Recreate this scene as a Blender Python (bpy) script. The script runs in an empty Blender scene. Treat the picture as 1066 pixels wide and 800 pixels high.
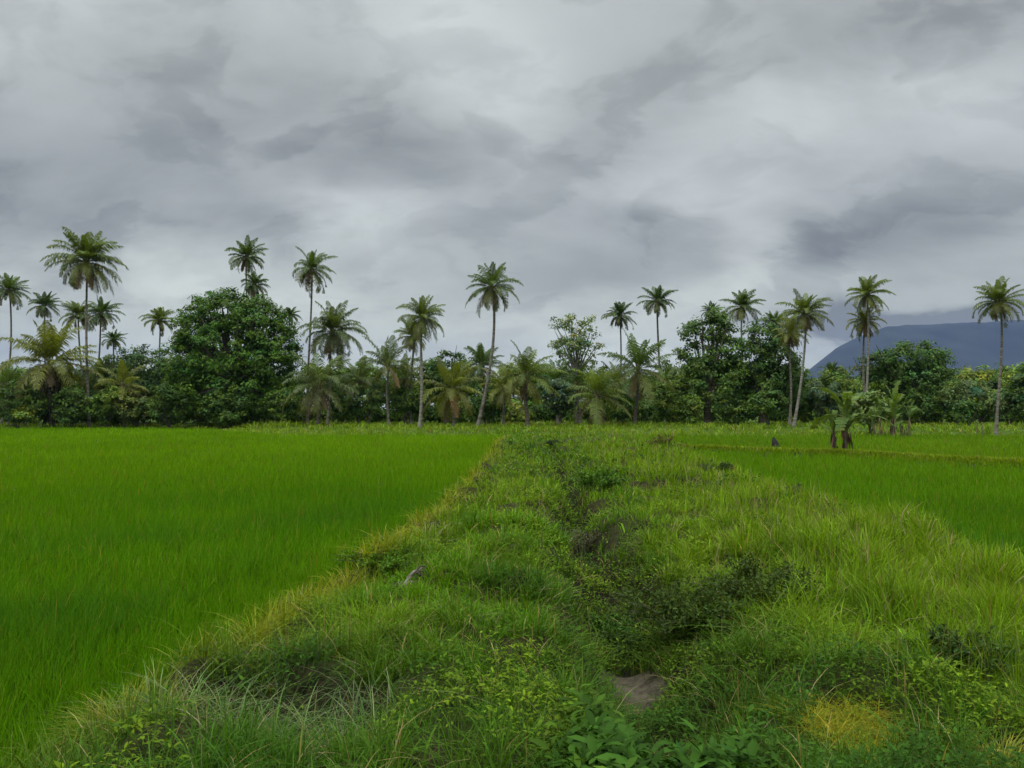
import bpy, math, random
import numpy as np
from mathutils import Vector

SEED = 11
rng = np.random.default_rng(SEED)
S = bpy.context.scene
COL = S.collection
F, CX, CY = 805.0, 533.0, 400.0          # lens of the photograph in its own pixels
PITCH = math.radians(2.0)
CAM = np.array([0.0, 0.0, 2.1])


# ------------------------------------------------------------------ helpers
def at(px, py, depth):
    """the point that far along the ground direction, seen in the photo at px, py"""
    r, u = (px - CX) / F, (CY - py) / F
    d = np.array([r, math.cos(PITCH) - u * math.sin(PITCH), math.sin(PITCH) + u * math.cos(PITCH)])
    return CAM + d * (depth / d[1])


def hash2(ix, iy, s):
    h = (ix.astype(np.int64) * 374761393 + iy.astype(np.int64) * 668265263 + s * 1274126177) & 0x7fffffff
    h = ((h ^ (h >> 13)) * 1274126177) & 0x7fffffff
    return ((h ^ (h >> 16)) & 0xffff) / 65535.0


def vnoise(x, y, s=0):
    x = np.asarray(x, float); y = np.asarray(y, float)
    ix, iy = np.floor(x), np.floor(y)
    fx, fy = x - ix, y - iy
    fx = fx * fx * (3 - 2 * fx); fy = fy * fy * (3 - 2 * fy)
    a, b = hash2(ix, iy, s), hash2(ix + 1, iy, s)
    c, d = hash2(ix, iy + 1, s), hash2(ix + 1, iy + 1, s)
    return (a * (1 - fx) + b * fx) * (1 - fy) + (c * (1 - fx) + d * fx) * fy


def fbm(x, y, s=0, o=4):
    v, a, t = 0, 1, 0
    for k in range(o):
        v = v + a * vnoise(x * 2 ** k, y * 2 ** k, s + k * 17); t += a; a *= .5
    return v / t


def sstep(a, b, x):
    t = np.clip((np.asarray(x, float) - a) / (b - a), 0, 1)
    return t * t * (3 - 2 * t)


class MB:
    """collects vertices, faces and a tint; build() links them as one mesh object"""
    def __init__(s):
        s.v, s.q, s.t, s.c, s.n = [], [], [], [], 0

    def add(s, v, q=None, t=None, c=(1, 1, 1)):
        v = np.asarray(v, float).reshape(-1, 3)
        c = np.asarray(c, float)
        if c.ndim == 1:
            c = np.repeat(c[None], len(v), 0)
        if q is not None and len(q):
            s.q.append(np.asarray(q, np.int64).reshape(-1, 4) + s.n)
        if t is not None and len(t):
            s.t.append(np.asarray(t, np.int64).reshape(-1, 3) + s.n)
        s.v.append(v); s.c.append(c); s.n += len(v)

    def build(s, name, mat, parent=None, smooth=False, loc=None):
        V = np.concatenate(s.v); C = np.concatenate(s.c)
        if parent is not None and loc is None:
            V = V - np.array(parent['at'])
        elif loc is not None:
            V = V - np.array(loc)
        Q = np.concatenate(s.q) if s.q else np.zeros((0, 4), np.int64)
        T = np.concatenate(s.t) if s.t else np.zeros((0, 3), np.int64)
        me = bpy.data.meshes.new(name)
        me.vertices.add(len(V)); me.vertices.foreach_set('co', V.astype(np.float32).ravel())
        me.loops.add(Q.size + T.size); me.polygons.add(len(Q) + len(T))
        me.loops.foreach_set('vertex_index', np.concatenate([Q.ravel(), T.ravel()]).astype(np.int32))
        me.polygons.foreach_set('loop_start', np.concatenate([np.arange(len(Q)) * 4, Q.size + np.arange(len(T)) * 3]).astype(np.int32))
        if smooth:
            me.polygons.foreach_set('use_smooth', np.ones(len(Q) + len(T), bool))
        a = me.attributes.new('tint', 'FLOAT_COLOR', 'POINT')
        a.data.foreach_set('color', np.c_[C, np.ones(len(C))].astype(np.float32).ravel())
        me.update(calc_edges=True)
        me.materials.append(mat)
        o = bpy.data.objects.new(name, me); COL.objects.link(o)
        if parent is not None:
            o.parent = parent
        elif loc is not None:
            o.location = loc
        return o


def tag(o, label, cat, group=None, kind=None):
    o['label'] = label; o['category'] = cat
    if group: o['group'] = group
    if kind: o['kind'] = kind
    return o


def thing(name, label, cat, loc, group=None):
    o = bpy.data.objects.new(name, None); COL.objects.link(o)
    o.empty_display_size = .3
    o.location = loc; o['at'] = [float(k) for k in loc]
    return tag(o, label, cat, group)


def unit(v):
    return v / np.maximum(np.linalg.norm(v, axis=-1, keepdims=True), 1e-9)


def tube(mb, P, R, n=7, c=(1, 1, 1), cap=True):
    P = np.asarray(P, float); R = np.broadcast_to(np.asarray(R, float), (len(P),))
    T = unit(np.gradient(P, axis=0))
    ref = np.array([0, 1, 0.]) if abs(T[0][1]) < .8 else np.array([1., 0, 0])
    A = unit(np.cross(T, ref)); B = np.cross(T, A)
    th = np.arange(n) * 2 * math.pi / n
    V = P[:, None] + R[:, None, None] * (np.cos(th)[None, :, None] * A[:, None] + np.sin(th)[None, :, None] * B[:, None])
    q = []
    for i in range(len(P) - 1):
        for j in range(n):
            k = (j + 1) % n
            q.append((i * n + j, i * n + k, (i + 1) * n + k, (i + 1) * n + j))
    V = V.reshape(-1, 3); t = []
    if cap:
        V = np.r_[V, P[-1:] + T[-1:] * R[-1] * .5]
        m = (len(P) - 1) * n
        t = [(m + j, m + (j + 1) % n, len(V) - 1) for j in range(n)]
    c = np.asarray(c, float)
    if c.ndim == 2:
        c = np.repeat(c, n, 0)
        if cap: c = np.r_[c, c[-1:]]
    mb.add(V, q, t, c)


def diamonds(mb, P, D, N, L, W, c, fold=.0):
    """leaf shaped quads: base P, direction D, rough normal N"""
    P = np.asarray(P, float); D = unit(D); Sd = unit(np.cross(D, N)); Nn = np.cross(Sd, D)
    L = np.broadcast_to(L, (len(P),))[:, None]; W = np.broadcast_to(W, (len(P),))[:, None]
    m = P + D * L * .45
    V = np.stack([P, m + Sd * W * .5 + Nn * W * fold, P + D * L, m - Sd * W * .5 + Nn * W * fold], 1)
    i = np.arange(len(P))[:, None] * 4
    if fold:
        t = np.concatenate([i + [0, 2, 1], i + [0, 3, 2]])
        mb.add(V, None, t, np.repeat(c, 4, 0))
    else:
        mb.add(V, i + [0, 3, 2, 1], None, np.repeat(c, 4, 0))


def broad(mb, P, D, N, L, W, c, droop=.3):
    """nearer leaves: a keeled blade of two rows that bends along its length"""
    P = np.asarray(P, float); D = unit(D); Sd = unit(np.cross(D, N)); Nn = np.cross(Sd, D)
    L = np.broadcast_to(L, (len(P),))[:, None]; W = np.broadcast_to(W, (len(P),))[:, None]
    rows = []
    for t, w in ((0, .06), (.3, .9), (.65, .85), (1, .02)):
        m = P + D * L * t - Nn * L * droop * t * t
        rows += [m + Sd * W * w * .5 + Nn * W * w * .14, m, m - Sd * W * w * .5 + Nn * W * w * .14]
    V = np.stack(rows, 1)
    q = []
    for r in range(3):
        b = r * 3
        q += [(b, b + 1, b + 4, b + 3), (b + 1, b + 2, b + 5, b + 4)]
    i = np.arange(len(P))[:, None] * 12
    Q = np.concatenate([i + np.array(k) for k in q])
    mb.add(V, Q, None, np.repeat(c, 12, 0))


def blades(mb, P, H, W, az, bend, c, seg=3, tipc=None):
    n = len(P)
    lean = np.stack([np.cos(az), np.sin(az), np.zeros(n)], 1)
    tw = az + rng.normal(0, .5, n)
    side = np.stack([-np.sin(tw), np.cos(tw), np.zeros(n)], 1)
    rows, cols = [], []
    for k in range(seg):
        t = k / seg
        w = W * (.75 + .5 * t) * (1 - t ** 2.2)
        m = P + lean * (bend * H * t ** 1.7)[:, None]
        m[:, 2] += H * (t - .42 * np.minimum(bend, 1.6) * t ** 2.4)
        rows += [m + side * w[:, None] * .5, m - side * w[:, None] * .5]
        k_ = c if tipc is None else c * (1 - t) + tipc * t
        cols += [k_, k_]
    m = P + lean * (bend * H)[:, None]
    m[:, 2] += H * (1 - .42 * np.minimum(bend, 1.6))
    rows.append(m); cols.append(c if tipc is None else tipc)
    nv = 2 * seg + 1
    V = np.stack(rows, 1); C = np.stack(cols, 1).reshape(-1, 3)
    i = np.arange(n)[:, None] * nv
    Q = np.concatenate([i + [2 * k, 2 * k + 1, 2 * k + 3, 2 * k + 2] for k in range(seg - 1)]) if seg > 1 else None
    T = i + [2 * seg - 2, 2 * seg - 1, 2 * seg]
    mb.add(V, Q, T, C)


def jit(c, n, s=.12, h=.06):
    """n tints round one colour: each leaf a little lighter, darker, yellower or bluer"""
    c = np.asarray(c, float)
    k = np.exp(rng.normal(0, s, n))[:, None]
    w = rng.normal(0, h, n)[:, None]
    return np.clip(c * k * (1 + w * np.array([1.6, .2, -1.2])), 0.001, .9)


# ------------------------------------------------------------------ materials
def new_mat(name):
    m = bpy.data.materials.new(name); m.use_nodes = True
    nt = m.node_tree; nt.nodes.clear()
    return m, nt, nt.nodes.new, nt.links.new


def leaf_mat(name, transl=.35, rough=.5, spec=.35, gain=1.0, tcol=(1.25, 1.15, .55), nscale=1.5, namp=.35):
    m, nt, N, Lk = new_mat(name)
    out = N('ShaderNodeOutputMaterial')
    at_ = N('ShaderNodeAttribute'); at_.attribute_name = 'tint'
    geo = N('ShaderNodeNewGeometry')
    no = N('ShaderNodeTexNoise'); no.inputs['Scale'].default_value = nscale; no.inputs['Detail'].default_value = 3
    Lk(geo.outputs['Position'], no.inputs['Vector'])
    mr = N('ShaderNodeMapRange'); mr.inputs['To Min'].default_value = gain * (1 - namp); mr.inputs['To Max'].default_value = gain * (1 + namp)
    Lk(no.outputs['Fac'], mr.inputs['Value'])
    mul = N('ShaderNodeVectorMath'); mul.operation = 'SCALE'
    Lk(at_.outputs['Color'], mul.inputs[0]); Lk(mr.outputs['Result'], mul.inputs['Scale'])
    p = N('ShaderNodeBsdfPrincipled'); p.inputs['Roughness'].default_value = rough
    p.inputs['Specular IOR Level'].default_value = spec
    Lk(mul.outputs[0], p.inputs['Base Color'])
    tr = N('ShaderNodeBsdfTranslucent')
    tm = N('ShaderNodeVectorMath'); tm.operation = 'MULTIPLY'; tm.inputs[1].default_value = tcol
    Lk(mul.outputs[0], tm.inputs[0]); Lk(tm.outputs[0], tr.inputs['Color'])
    mx = N('ShaderNodeMixShader'); mx.inputs['Fac'].default_value = transl
    Lk(p.outputs[0], mx.inputs[1]); Lk(tr.outputs[0], mx.inputs[2])
    Lk(mx.outputs[0], out.inputs['Surface'])
    return m


def bark_mat(name, c1, c2, scale=(2, 2, 9), rough=.9):
    m, nt, N, Lk = new_mat(name)
    out = N('ShaderNodeOutputMaterial'); p = N('ShaderNodeBsdfPrincipled'); p.inputs['Roughness'].default_value = rough
    p.inputs['Specular IOR Level'].default_value = .15
    tc = N('ShaderNodeTexCoord'); mp = N('ShaderNodeMapping'); mp.inputs['Scale'].default_value = scale
    no = N('ShaderNodeTexNoise'); no.inputs['Scale'].default_value = 1.0; no.inputs['Detail'].default_value = 6
    Lk(tc.outputs['Object'], mp.inputs['Vector']); Lk(mp.outputs['Vector'], no.inputs['Vector'])
    cr = N('ShaderNodeValToRGB')
    cr.color_ramp.elements[0].position = .35; cr.color_ramp.elements[0].color = (*c1, 1)
    cr.color_ramp.elements[1].position = .65; cr.color_ramp.elements[1].color = (*c2, 1)
    Lk(no.outputs['Fac'], cr.inputs['Fac']); Lk(cr.outputs['Color'], p.inputs['Base Color'])
    bp = N('ShaderNodeBump'); bp.inputs['Strength'].default_value = .5; bp.inputs['Distance'].default_value = .03
    Lk(no.outputs['Fac'], bp.inputs['Height']); Lk(bp.outputs['Normal'], p.inputs['Normal'])
    Lk(p.outputs[0], out.inputs['Surface'])
    return m


M = {}
M['rice'] = leaf_mat('rice_leaf', .42, .7, .06, nscale=.25, namp=.2, gain=.78, tcol=(1.2, 1.15, .3))
M['grass'] = leaf_mat('grass_leaf', .34, .65, .08, nscale=.9, namp=.35, gain=1.12, tcol=(1.25, 1.2, .3))
M['weed'] = leaf_mat('weed_leaf', .28, .6, .06, nscale=3, namp=.3, gain=.95, tcol=(1.25, 1.2, .3))
M['palm'] = leaf_mat('palm_leaf', .35, .45, .25, nscale=1.2, namp=.25, gain=1.12, tcol=(1.25, 1.2, .35))
M['tree'] = leaf_mat('tree_leaf', .30, .5, .14, nscale=.6, namp=.38, gain=1.4, tcol=(1.25, 1.2, .3))
M['dry'] = leaf_mat('dry_leaf', .2, .8, .1, nscale=2, namp=.3)
M['palm_bark'] = bark_mat('palm_bark', (.075, .065, .052), (.22, .20, .17), (1.2, 1.2, 7))
M['bark'] = bark_mat('tree_bark', (.05, .04, .03), (.14, .12, .095))
M['pale_bark'] = bark_mat('pale_bark', (.12, .11, .09), (.28, .265, .23))
M['dark_wood'] = bark_mat('dark_wood', (.012, .011, .010), (.035, .032, .03), (6, 6, 6))
M['grey_wood'] = bark_mat('grey_wood', (.05, .04, .033), (.17, .15, .13), (8, 8, 8))
M['banana_stem'] = bark_mat('banana_stem', (.05, .028, .022), (.17, .14, .09), (8, 8, 2))
M['nut'] = bark_mat('coconut_husk', (.06, .07, .015), (.16, .12, .04), (4, 4, 4), .6)


# ------------------------------------------------------------------ terrain
YL = [0, 3, 4.7, 6, 8, 10.4, 19, 32, 60, 200]
XL = [-2.7, -2.62, -2.55, -2.35, -2.12, -1.82, -1.36, -1.1, -.9, -.9]
YD = [0, 3, 5.2, 8, 13.4, 20, 37, 60]
XD = [.65, .75, .92, 1.15, 1.22, 1.35, 1.95, 2.2]
YR = [0, 9.6, 12, 22, 37, 60, 200]
XR = [6.0, 6.2, 6.3, 7.2, 7.8, 9, 9]
BUND = np.array([(7.6, 40), (13.4, 34.5), (14.9, 33.2), (16.2, 29.7), (18.5, 26), (24, 21), (34, 15)], float)


def edge_noise(y):
    return (fbm(y * .55, y * 0 + 3.1, 5, 3) - .5) * .5


def xl(y): return np.interp(y, YL, XL) + edge_noise(y)
def xd(y): return np.interp(y, YD, XD) + (fbm(y * .8, y * 0 + 9.7, 8, 2) - .5) * .35
def xr(y): return np.interp(y, YR, XR) + (fbm(y * .35, y * 0 + 1.3, 15, 3) - .5) * 1.6
def yfar(x): return 63 + 25 * sstep(-14, -42, -x * -1) if False else 63 + 25 * sstep(14, 42, -np.asarray(x, float)) + (fbm(np.asarray(x, float) * .12, x * 0 + 4., 21, 2) - .5) * 4


def dist_bund(x, y):
    d = np.full(np.shape(x), 1e9)
    for a, b in zip(BUND[:-1], BUND[1:]):
        ab = b - a
        t = np.clip(((x - a[0]) * ab[0] + (y - a[1]) * ab[1]) / (ab @ ab), 0, 1)
        d = np.minimum(d, np.hypot(x - a[0] - t * ab[0], y - a[1] - t * ab[1]))
    return d


def bundness(x, y):
    """1 on the wild grass strip the camera stands on, 0 in the paddies"""
    return sstep(-.12, .35, x - xl(y)) * sstep(.3, -.7, x - xr(y))


def ditch(x, y):
    w = np.interp(y, [0, 4.2, 5.6, 9, 11, 14, 17, 40, 46], [.25, .3, .5, .68, .42, .36, .18, .14, .05])
    return np.exp(-((x - xd(y)) / w) ** 2) * np.interp(y, [0, 4, 5, 9, 12, 15, 40, 48], [.25, .45, .7, .95, .6, .6, .35, 0])


def terrain(x, y):
    x = np.asarray(x, float); y = np.asarray(y, float)
    b = bundness(x, y)
    near = sstep(80, 30, y)
    z = b * (.24 + (fbm(x * 1.1, y * 1.1, 31, 3) - .5) * .62 * near + .03)
    z = z - .85 * ditch(x, y)
    # hollow under the pale arching grass in the lower left
    z = z - .32 * np.exp(-(((x + 1.42) / .72) ** 2 + ((y - 4.8) / .55) ** 2) ** 1.5)
    f = sstep(0, 14, y - yfar(x))
    z = z * (1 - f) + f * (.45 + (fbm(x * .12, y * .12, 41, 3) - .5) * .35)
    z = z + .30 * np.exp(-(dist_bund(x, y) / .45) ** 2) * (1 - f)
    z = z + (fbm(x * 3, y * 3, 51, 2) - .5) * .05 * sstep(60, 20, y)
    z = z - 2.0 * sstep(400, 4000, np.hypot(x, y)) * 0
    return z


def axis_pts(parts):
    out = []
    for a, b, s in parts:
        out.append(np.arange(a, b, s))
    return np.concatenate(out)


gx = np.r_[-7000, -2500, -1200, -600, -350, -220, axis_pts([(-150, -40, 6), (-40, -8, 1), (-8, -3.6, .25), (-3.6, 3.2, .07), (3.2, 9, .2), (9, 40, 1), (40, 150, 6)]), 150, 220, 350, 600, 1200, 2500, 7000]
gy = np.r_[-400, -150, -50, -20, -8, axis_pts([(-4, 2, .5), (2, 11, .07), (11, 25, .2), (25, 50, .6), (50, 110, 1.5), (110, 200, 8)]), 200, 300, 500, 900, 1600, 2600, 7000]
GX, GY = np.meshgrid(gx, gy)
GZ = terrain(GX, GY)
nx, ny = len(gx), len(gy)
idx = (np.arange(ny - 1)[:, None] * nx + np.arange(nx - 1)[None]).ravel()
soil = np.array([.034, .024, .014]); thatch = np.array([.024, .036, .008]); mudc = np.array([.070, .060, .043])
nn = fbm(GX * 1.7, GY * 1.7, 61, 4)[..., None]
gc = soil * (1 - nn) + thatch * nn
far_green = sstep(40, 70, GY)[..., None]
gc = gc * (1 - far_green) + np.array([.05, .085, .012]) * far_green
wet_shade = np.clip(ditch(GX, GY) * 2.2 + 1.2 * np.exp(-(((GX - .8) / .65) ** 4 + ((GY - 4.1) / .7) ** 4)) + 1.3 * np.exp(-(((GX + 1.42) / .8) ** 4 + ((GY - 4.8) / .6) ** 4)), 0, 1)[..., None]  # wet ditch soil, plus painted shade in the hollow and among lance plants
gc = gc * (1 - .9 * wet_shade) + np.array([.017, .014, .009]) * .9 * wet_shade
mn_ = (fbm(GX * 4, GY * 4, 63, 3) - .5)
mud = sstep(1.15, .7, np.hypot((GX - xd(GY) + .02) / .34, (GY - 6.95) / .62) + mn_ * 1.3)[..., None] * .5
gc = gc * (1 - np.clip(mud * 2.2, 0, 1)) + mudc * np.clip(mud * 2.2, 0, 1) * (.7 + .6 * nn)
mb = MB()
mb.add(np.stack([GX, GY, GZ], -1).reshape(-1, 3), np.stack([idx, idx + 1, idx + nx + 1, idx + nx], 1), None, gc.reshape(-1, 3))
m, nt, N, Lk = new_mat('soil')
out = N('ShaderNodeOutputMaterial'); p = N('ShaderNodeBsdfPrincipled'); p.inputs['Roughness'].default_value = .8; p.inputs['Specular IOR Level'].default_value = .03
a_ = N('ShaderNodeAttribute'); a_.attribute_name = 'tint'
g_ = N('ShaderNodeNewGeometry'); no = N('ShaderNodeTexNoise'); no.inputs['Scale'].default_value = 11; no.inputs['Detail'].default_value = 10; no.inputs['Roughness'].default_value = .7
Lk(g_.outputs['Position'], no.inputs['Vector'])
mr = N('ShaderNodeMapRange'); mr.inputs['From Min'].default_value = .3; mr.inputs['From Max'].default_value = .7; mr.inputs['To Min'].default_value = .35; mr.inputs['To Max'].default_value = 1.6
Lk(no.outputs['Fac'], mr.inputs['Value'])
sc_ = N('ShaderNodeVectorMath'); sc_.operation = 'SCALE'
Lk(a_.outputs['Color'], sc_.inputs[0]); Lk(mr.outputs[0], sc_.inputs['Scale']); Lk(sc_.outputs[0], p.inputs['Base Color'])
bp = N('ShaderNodeBump'); bp.inputs['Strength'].default_value = .7; bp.inputs['Distance'].default_value = .03
Lk(no.outputs['Fac'], bp.inputs['Height']); Lk(bp.outputs[0], p.inputs['Normal']); Lk(p.outputs[0], out.inputs['Surface'])
g = mb.build('ground', m, smooth=True)
tag(g, 'dark damp soil under the paddies and the grassy strip, shade painted dark in the hollow, bare mud in the ditch', 'ground', kind='structure')


# ------------------------------------------------------------------ scatter
PHI = math.radians(47)


def scatter(n, d0, d1, cap=None, C=None):
    """points with density falling as 1 / distance squared, capped near the camera"""
    d = d0 * (d1 / d0) ** rng.random(n)
    a = rng.uniform(-PHI, PHI, n)
    x, y = d * np.sin(a), d * np.cos(a) - .3
    if cap:
        rho = n / (2 * PHI * math.log(d1 / d0)) / d ** 2
        keep = rng.random(n) < np.minimum(1, cap / rho)
        x, y, d = x[keep], y[keep], d[keep]
    return x, y, d


def paddy_mask(x, y):
    left = (x < xl(y) + .06)
    right = (x > xr(y) - .25) & (dist_bund(x, y) > .42)
    return left, right & ~left


# ---- rice
x, y, d = scatter(500000, 2.7, 105, cap=1900)
L_, R_ = paddy_mask(x, y)
ok = (y < yfar(x) + rng.normal(0, .6, len(x)))


def rice(mask, name, label, c1, c2, hh):
    xx, yy, dd = x[mask & ok], y[mask & ok], d[mask & ok]
    cl = .62 * sstep(16, 9, dd)
    ix, iy = np.floor(xx / .17), np.floor(yy / .17)
    xx = xx + cl * ((ix + .2 + .6 * hash2(ix, iy, 301)) * .17 - xx)
    yy = yy + cl * ((iy + .2 + .6 * hash2(ix, iy, 302)) * .17 - yy)
    n = len(xx)
    pn = fbm(xx * .22, yy * .10, 71, 4)
    fine = fbm(xx * 2.2, yy * 2.2, 77, 2)
    H = hh * (.75 + .35 * pn + .25 * fine) * rng.uniform(.75, 1.1, n)
    W = np.maximum(.0052, .00088 * dd) * rng.uniform(.7, 1.3, n)
    c1, c2 = np.array(c1), np.array(c2)
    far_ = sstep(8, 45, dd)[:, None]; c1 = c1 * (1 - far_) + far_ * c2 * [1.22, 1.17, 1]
    t = np.clip((pn - .3) / .4, 0, 1)[:, None]
    c = (c1 * (1 - t) + c2 * t) * np.exp(rng.normal(0, .16, n))[:, None]
    dkp = np.clip((fbm(xx * .5, yy * .35, 79, 4) - .48) * 5, 0, 1)[:, None] * sstep(24, 9, dd)[:, None]
    c = c * (1 - .6 * dkp) + np.array([.048, .165, .012]) * .6 * dkp
    H = H * (1 + .18 * dkp[:, 0])
    yel = rng.random(n) < .03
    c[yel] = jit((.26, .24, .04), yel.sum())
    az = rng.uniform(0, 2 * math.pi, n)
    az = np.where(rng.random(n) < .22, rng.normal(.5, .8, n), az)
    bend = np.abs(rng.normal(.22, .2, n)) + .05
    P = np.stack([xx, yy, terrain(xx, yy) - .02], 1)
    mb = MB()
    nr = dd < 14
    blades(mb, P[nr], H[nr], W[nr], az[nr], bend[nr], c[nr], 4, c[nr] * [1.15, 1.1, .9])  # blade tips painted lighter, standing in for light on the tops
    blades(mb, P[~nr], H[~nr], W[~nr], az[~nr], bend[~nr], c[~nr], 2, c[~nr] * [1.15, 1.1, .9])
    return tag(mb.build(name, M['rice'], loc=(0, 0, 0)), label, 'rice field', kind='stuff')


side = dist_bund(x, y)
beyond = (y - np.interp(x, BUND[:, 0], BUND[:, 1])) > 0
rice(L_, 'rice', 'wide smooth field of young bright green rice left of the weedy strip', (.062, .205, .002), (.130, .285, .003), .40)
rice(R_ & ~beyond, 'rice', 'bright green rice plot right of the weedy strip, this side of the yellowish bund', (.068, .205, .003), (.115, .26, .005), .38)
rice(R_ & beyond, 'rice', 'far plot of young rice between the yellowish bund and the trees on the right', (.09, .205, .006), (.12, .25, .007), .36)

# ---- wild grass on the strip, on the low bunds and on the bank below the trees
# tufts: each a bundle of blades leaning outwards from one root
tx, ty, td = scatter(42000, 2.4, 120, cap=90)
nb_ = 2600
bt = rng.random(nb_) * (len(BUND) - 1); bi = np.minimum(bt.astype(int), len(BUND) - 2); bf = (bt - bi)[:, None]
bp_ = BUND[bi] * (1 - bf) + BUND[bi + 1] * bf + rng.normal(0, .22, (nb_, 2))
tx, ty = np.r_[tx, bp_[:, 0]], np.r_[ty, bp_[:, 1]]; td = np.hypot(tx, ty)
b = bundness(tx, ty)
farb = ty > yfar(tx) - .5
lowb = dist_bund(tx, ty) < .5 + .2 * rng.random(len(tx))
keep = ((b > .25) | farb | lowb) & (ty < 100)
dm = ditch(tx, ty)
mudhole = (rng.random(len(tx)) < .9) & ((((ty - 6.9) / .58) ** 2 + ((tx - xd(ty) + .02) / .30) ** 2) < 1 + 1.1 * (rng.random(len(tx)) - .5))
south = np.exp(-(((ty - 6.0) / .45) ** 2 + ((tx - xd(ty) + .05) / .45) ** 2))
hollow = np.exp(-(((tx + 1.42) / .75) ** 2 + ((ty - 4.75) / .6) ** 2))
lance_z = (tx > .25) & (tx < 1.35) & (ty < 4.75)
keep &= ~(lance_z & (rng.random(len(tx)) < .75))
ytuft = (np.hypot(tx - 2.08, ty - 4.72) < .30) | (np.hypot(tx - 2.58, ty - 4.05) < .2)
keep &= ~(ytuft & (rng.random(len(tx)) < .85))
keep &= ~((dm > .35) & (rng.random(len(tx)) < .55)) & ~mudhole
keep &= ~((hollow > .42) & (rng.random(len(tx)) < .82))
tx, ty, td = tx[keep], ty[keep], td[keep]
pm_ = fbm(tx * 1.0, ty * .8, 131, 4)
kk = ~((pm_ > .53) & (td < 14) & (rng.random(len(tx)) < .55) & (tx < 4))
south = south[keep][kk] if len(south) != kk.sum() else south
tx, ty, td = tx[kk], ty[kk], td[kk]
nt_ = len(tx)
zone = fbm(tx * .8, ty * .5, 91, 4)             # patches of different grasses
zone2 = fbm(tx * 1.6, ty * 1.1, 97, 3)
edge = np.exp(-((tx - xl(ty) - .16) / .34) ** 2) * sstep(60, 45, ty)    # yellowed edge of the strip by the left paddy
rightz = sstep(2.2, 4.2, tx) * sstep(50, 30, ty)                        # taller olive grass to the right
farb = ty > yfar(tx) - .5
lowb = (dist_bund(tx, ty) < .75) & ~farb
H = .13 + .17 * zone + .10 * zone2 + .09 * rightz
H = H * (.45 + 1.1 * np.clip(fbm(tx * 2.0, ty * 2.0, 147, 3), .2, .85)) * np.where(td < 25, 1, 1.05)
H = np.where(farb, .35 + .75 * np.clip(fbm(tx * .25, ty * .25, 103, 3) - .3, 0, 1), H)
H = np.where(lowb, .19, H)
H = H + .06 * edge
H = H * (1 - .5 * south)
cg = np.array([.064, .155, .004]); cy = np.array([.105, .19, .008]); co = np.array([.118, .212, .009]); cd = np.array([.035, .095, .010]); cst = np.array([.185, .205, .018])
t = np.clip((zone - .35) / .3, 0, 1)[:, None]
c = cg * (1 - t) + cy * t
dk = np.clip((zone2 - .56) / .15, 0, 1)[:, None]
c = c * (1 - .7 * dk) + cd * .7 * dk
c = c * (1 - .8 * rightz[:, None]) + co * .8 * rightz[:, None]
e = np.clip(edge * 1.25, 0, 1)[:, None] * np.clip(.2 + 1.1 * fbm(tx * 1.2, ty * .7, 109, 3), 0, 1)[:, None]
c = c * (1 - e) + cst * e
nz = (.72 * sstep(7.5, 4.8, td) * sstep(3.2, 2.2, tx))[:, None]  # darker grasses close by, with lens vignetting partly put into their colour
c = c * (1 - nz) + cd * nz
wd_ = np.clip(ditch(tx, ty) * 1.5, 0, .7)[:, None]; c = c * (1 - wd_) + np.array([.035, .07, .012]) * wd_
c = np.where(lowb[:, None], c * .5 + np.array([.17, .225, .018]) * .5, c)
hs = fbm(tx * .12, ty * .2, 113, 3)[:, None]
c = np.where(farb[:, None], np.array([.075, .160, .010]) * (1 - hs) + np.array([.15, .22, .02]) * hs, c)
bl = np.where(td < 12, 19, 9)
rep = np.repeat(np.arange(nt_), bl)
n = len(rep)
az = rng.uniform(0, 2 * math.pi, n)
rad = np.abs(rng.normal(0, .05, n)) + np.where(td[rep] > 12, .004 * td[rep], 0) * rng.random(n)
px_, py_ = tx[rep] + np.cos(az) * rad, ty[rep] + np.sin(az) * rad
hh = H[rep] * rng.uniform(.5, 1.35, n)
ww = np.maximum(.0055, .0011 * td[rep]) * np.exp(rng.normal(0, .38, n))
bend = np.abs(rng.normal(.72, .42, n)) * np.where(rightz[rep] > .5, .6, 1)
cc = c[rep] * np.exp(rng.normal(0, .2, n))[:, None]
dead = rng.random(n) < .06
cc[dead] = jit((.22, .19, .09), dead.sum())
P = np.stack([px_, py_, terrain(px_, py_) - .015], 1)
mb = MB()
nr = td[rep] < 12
blades(mb, P[nr], hh[nr], ww[nr], az[nr], bend[nr], cc[nr], 4, cc[nr] * [1.2, 1.1, .9])  # tips tinted brighter to imitate the tops catching light
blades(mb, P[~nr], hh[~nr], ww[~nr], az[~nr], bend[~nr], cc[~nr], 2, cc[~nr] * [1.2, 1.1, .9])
# tall thin flowering stalks
sx, sy, sd = scatter(26000, 3, 60, cap=60)
k = (bundness(sx, sy) > .6) & (rng.random(len(sx)) < .12 + .8 * sstep(2, 4, sx)) & (fbm(sx * .6, sy * .6, 121, 3) > .4)
sx, sy, sd = sx[k], sy[k], sd[k]; n = len(sx)
P = np.stack([sx, sy, terrain(sx, sy)], 1)
sh = rng.uniform(.3, .55, n) * np.where(sx > 2, 1, .75)
blades(mb, P, sh, np.maximum(.0022, .0006 * sd), rng.uniform(0, 6.3, n), np.abs(rng.normal(.25, .15, n)), jit((.17, .20, .06), n), 3, jit((.24, .19, .11), n))
tag(mb.build('grass', M['grass'], loc=(0, 0, 0)), 'rough mixed green grass over the strip between the paddies and the bank under the trees', 'grass', kind='stuff')

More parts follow.
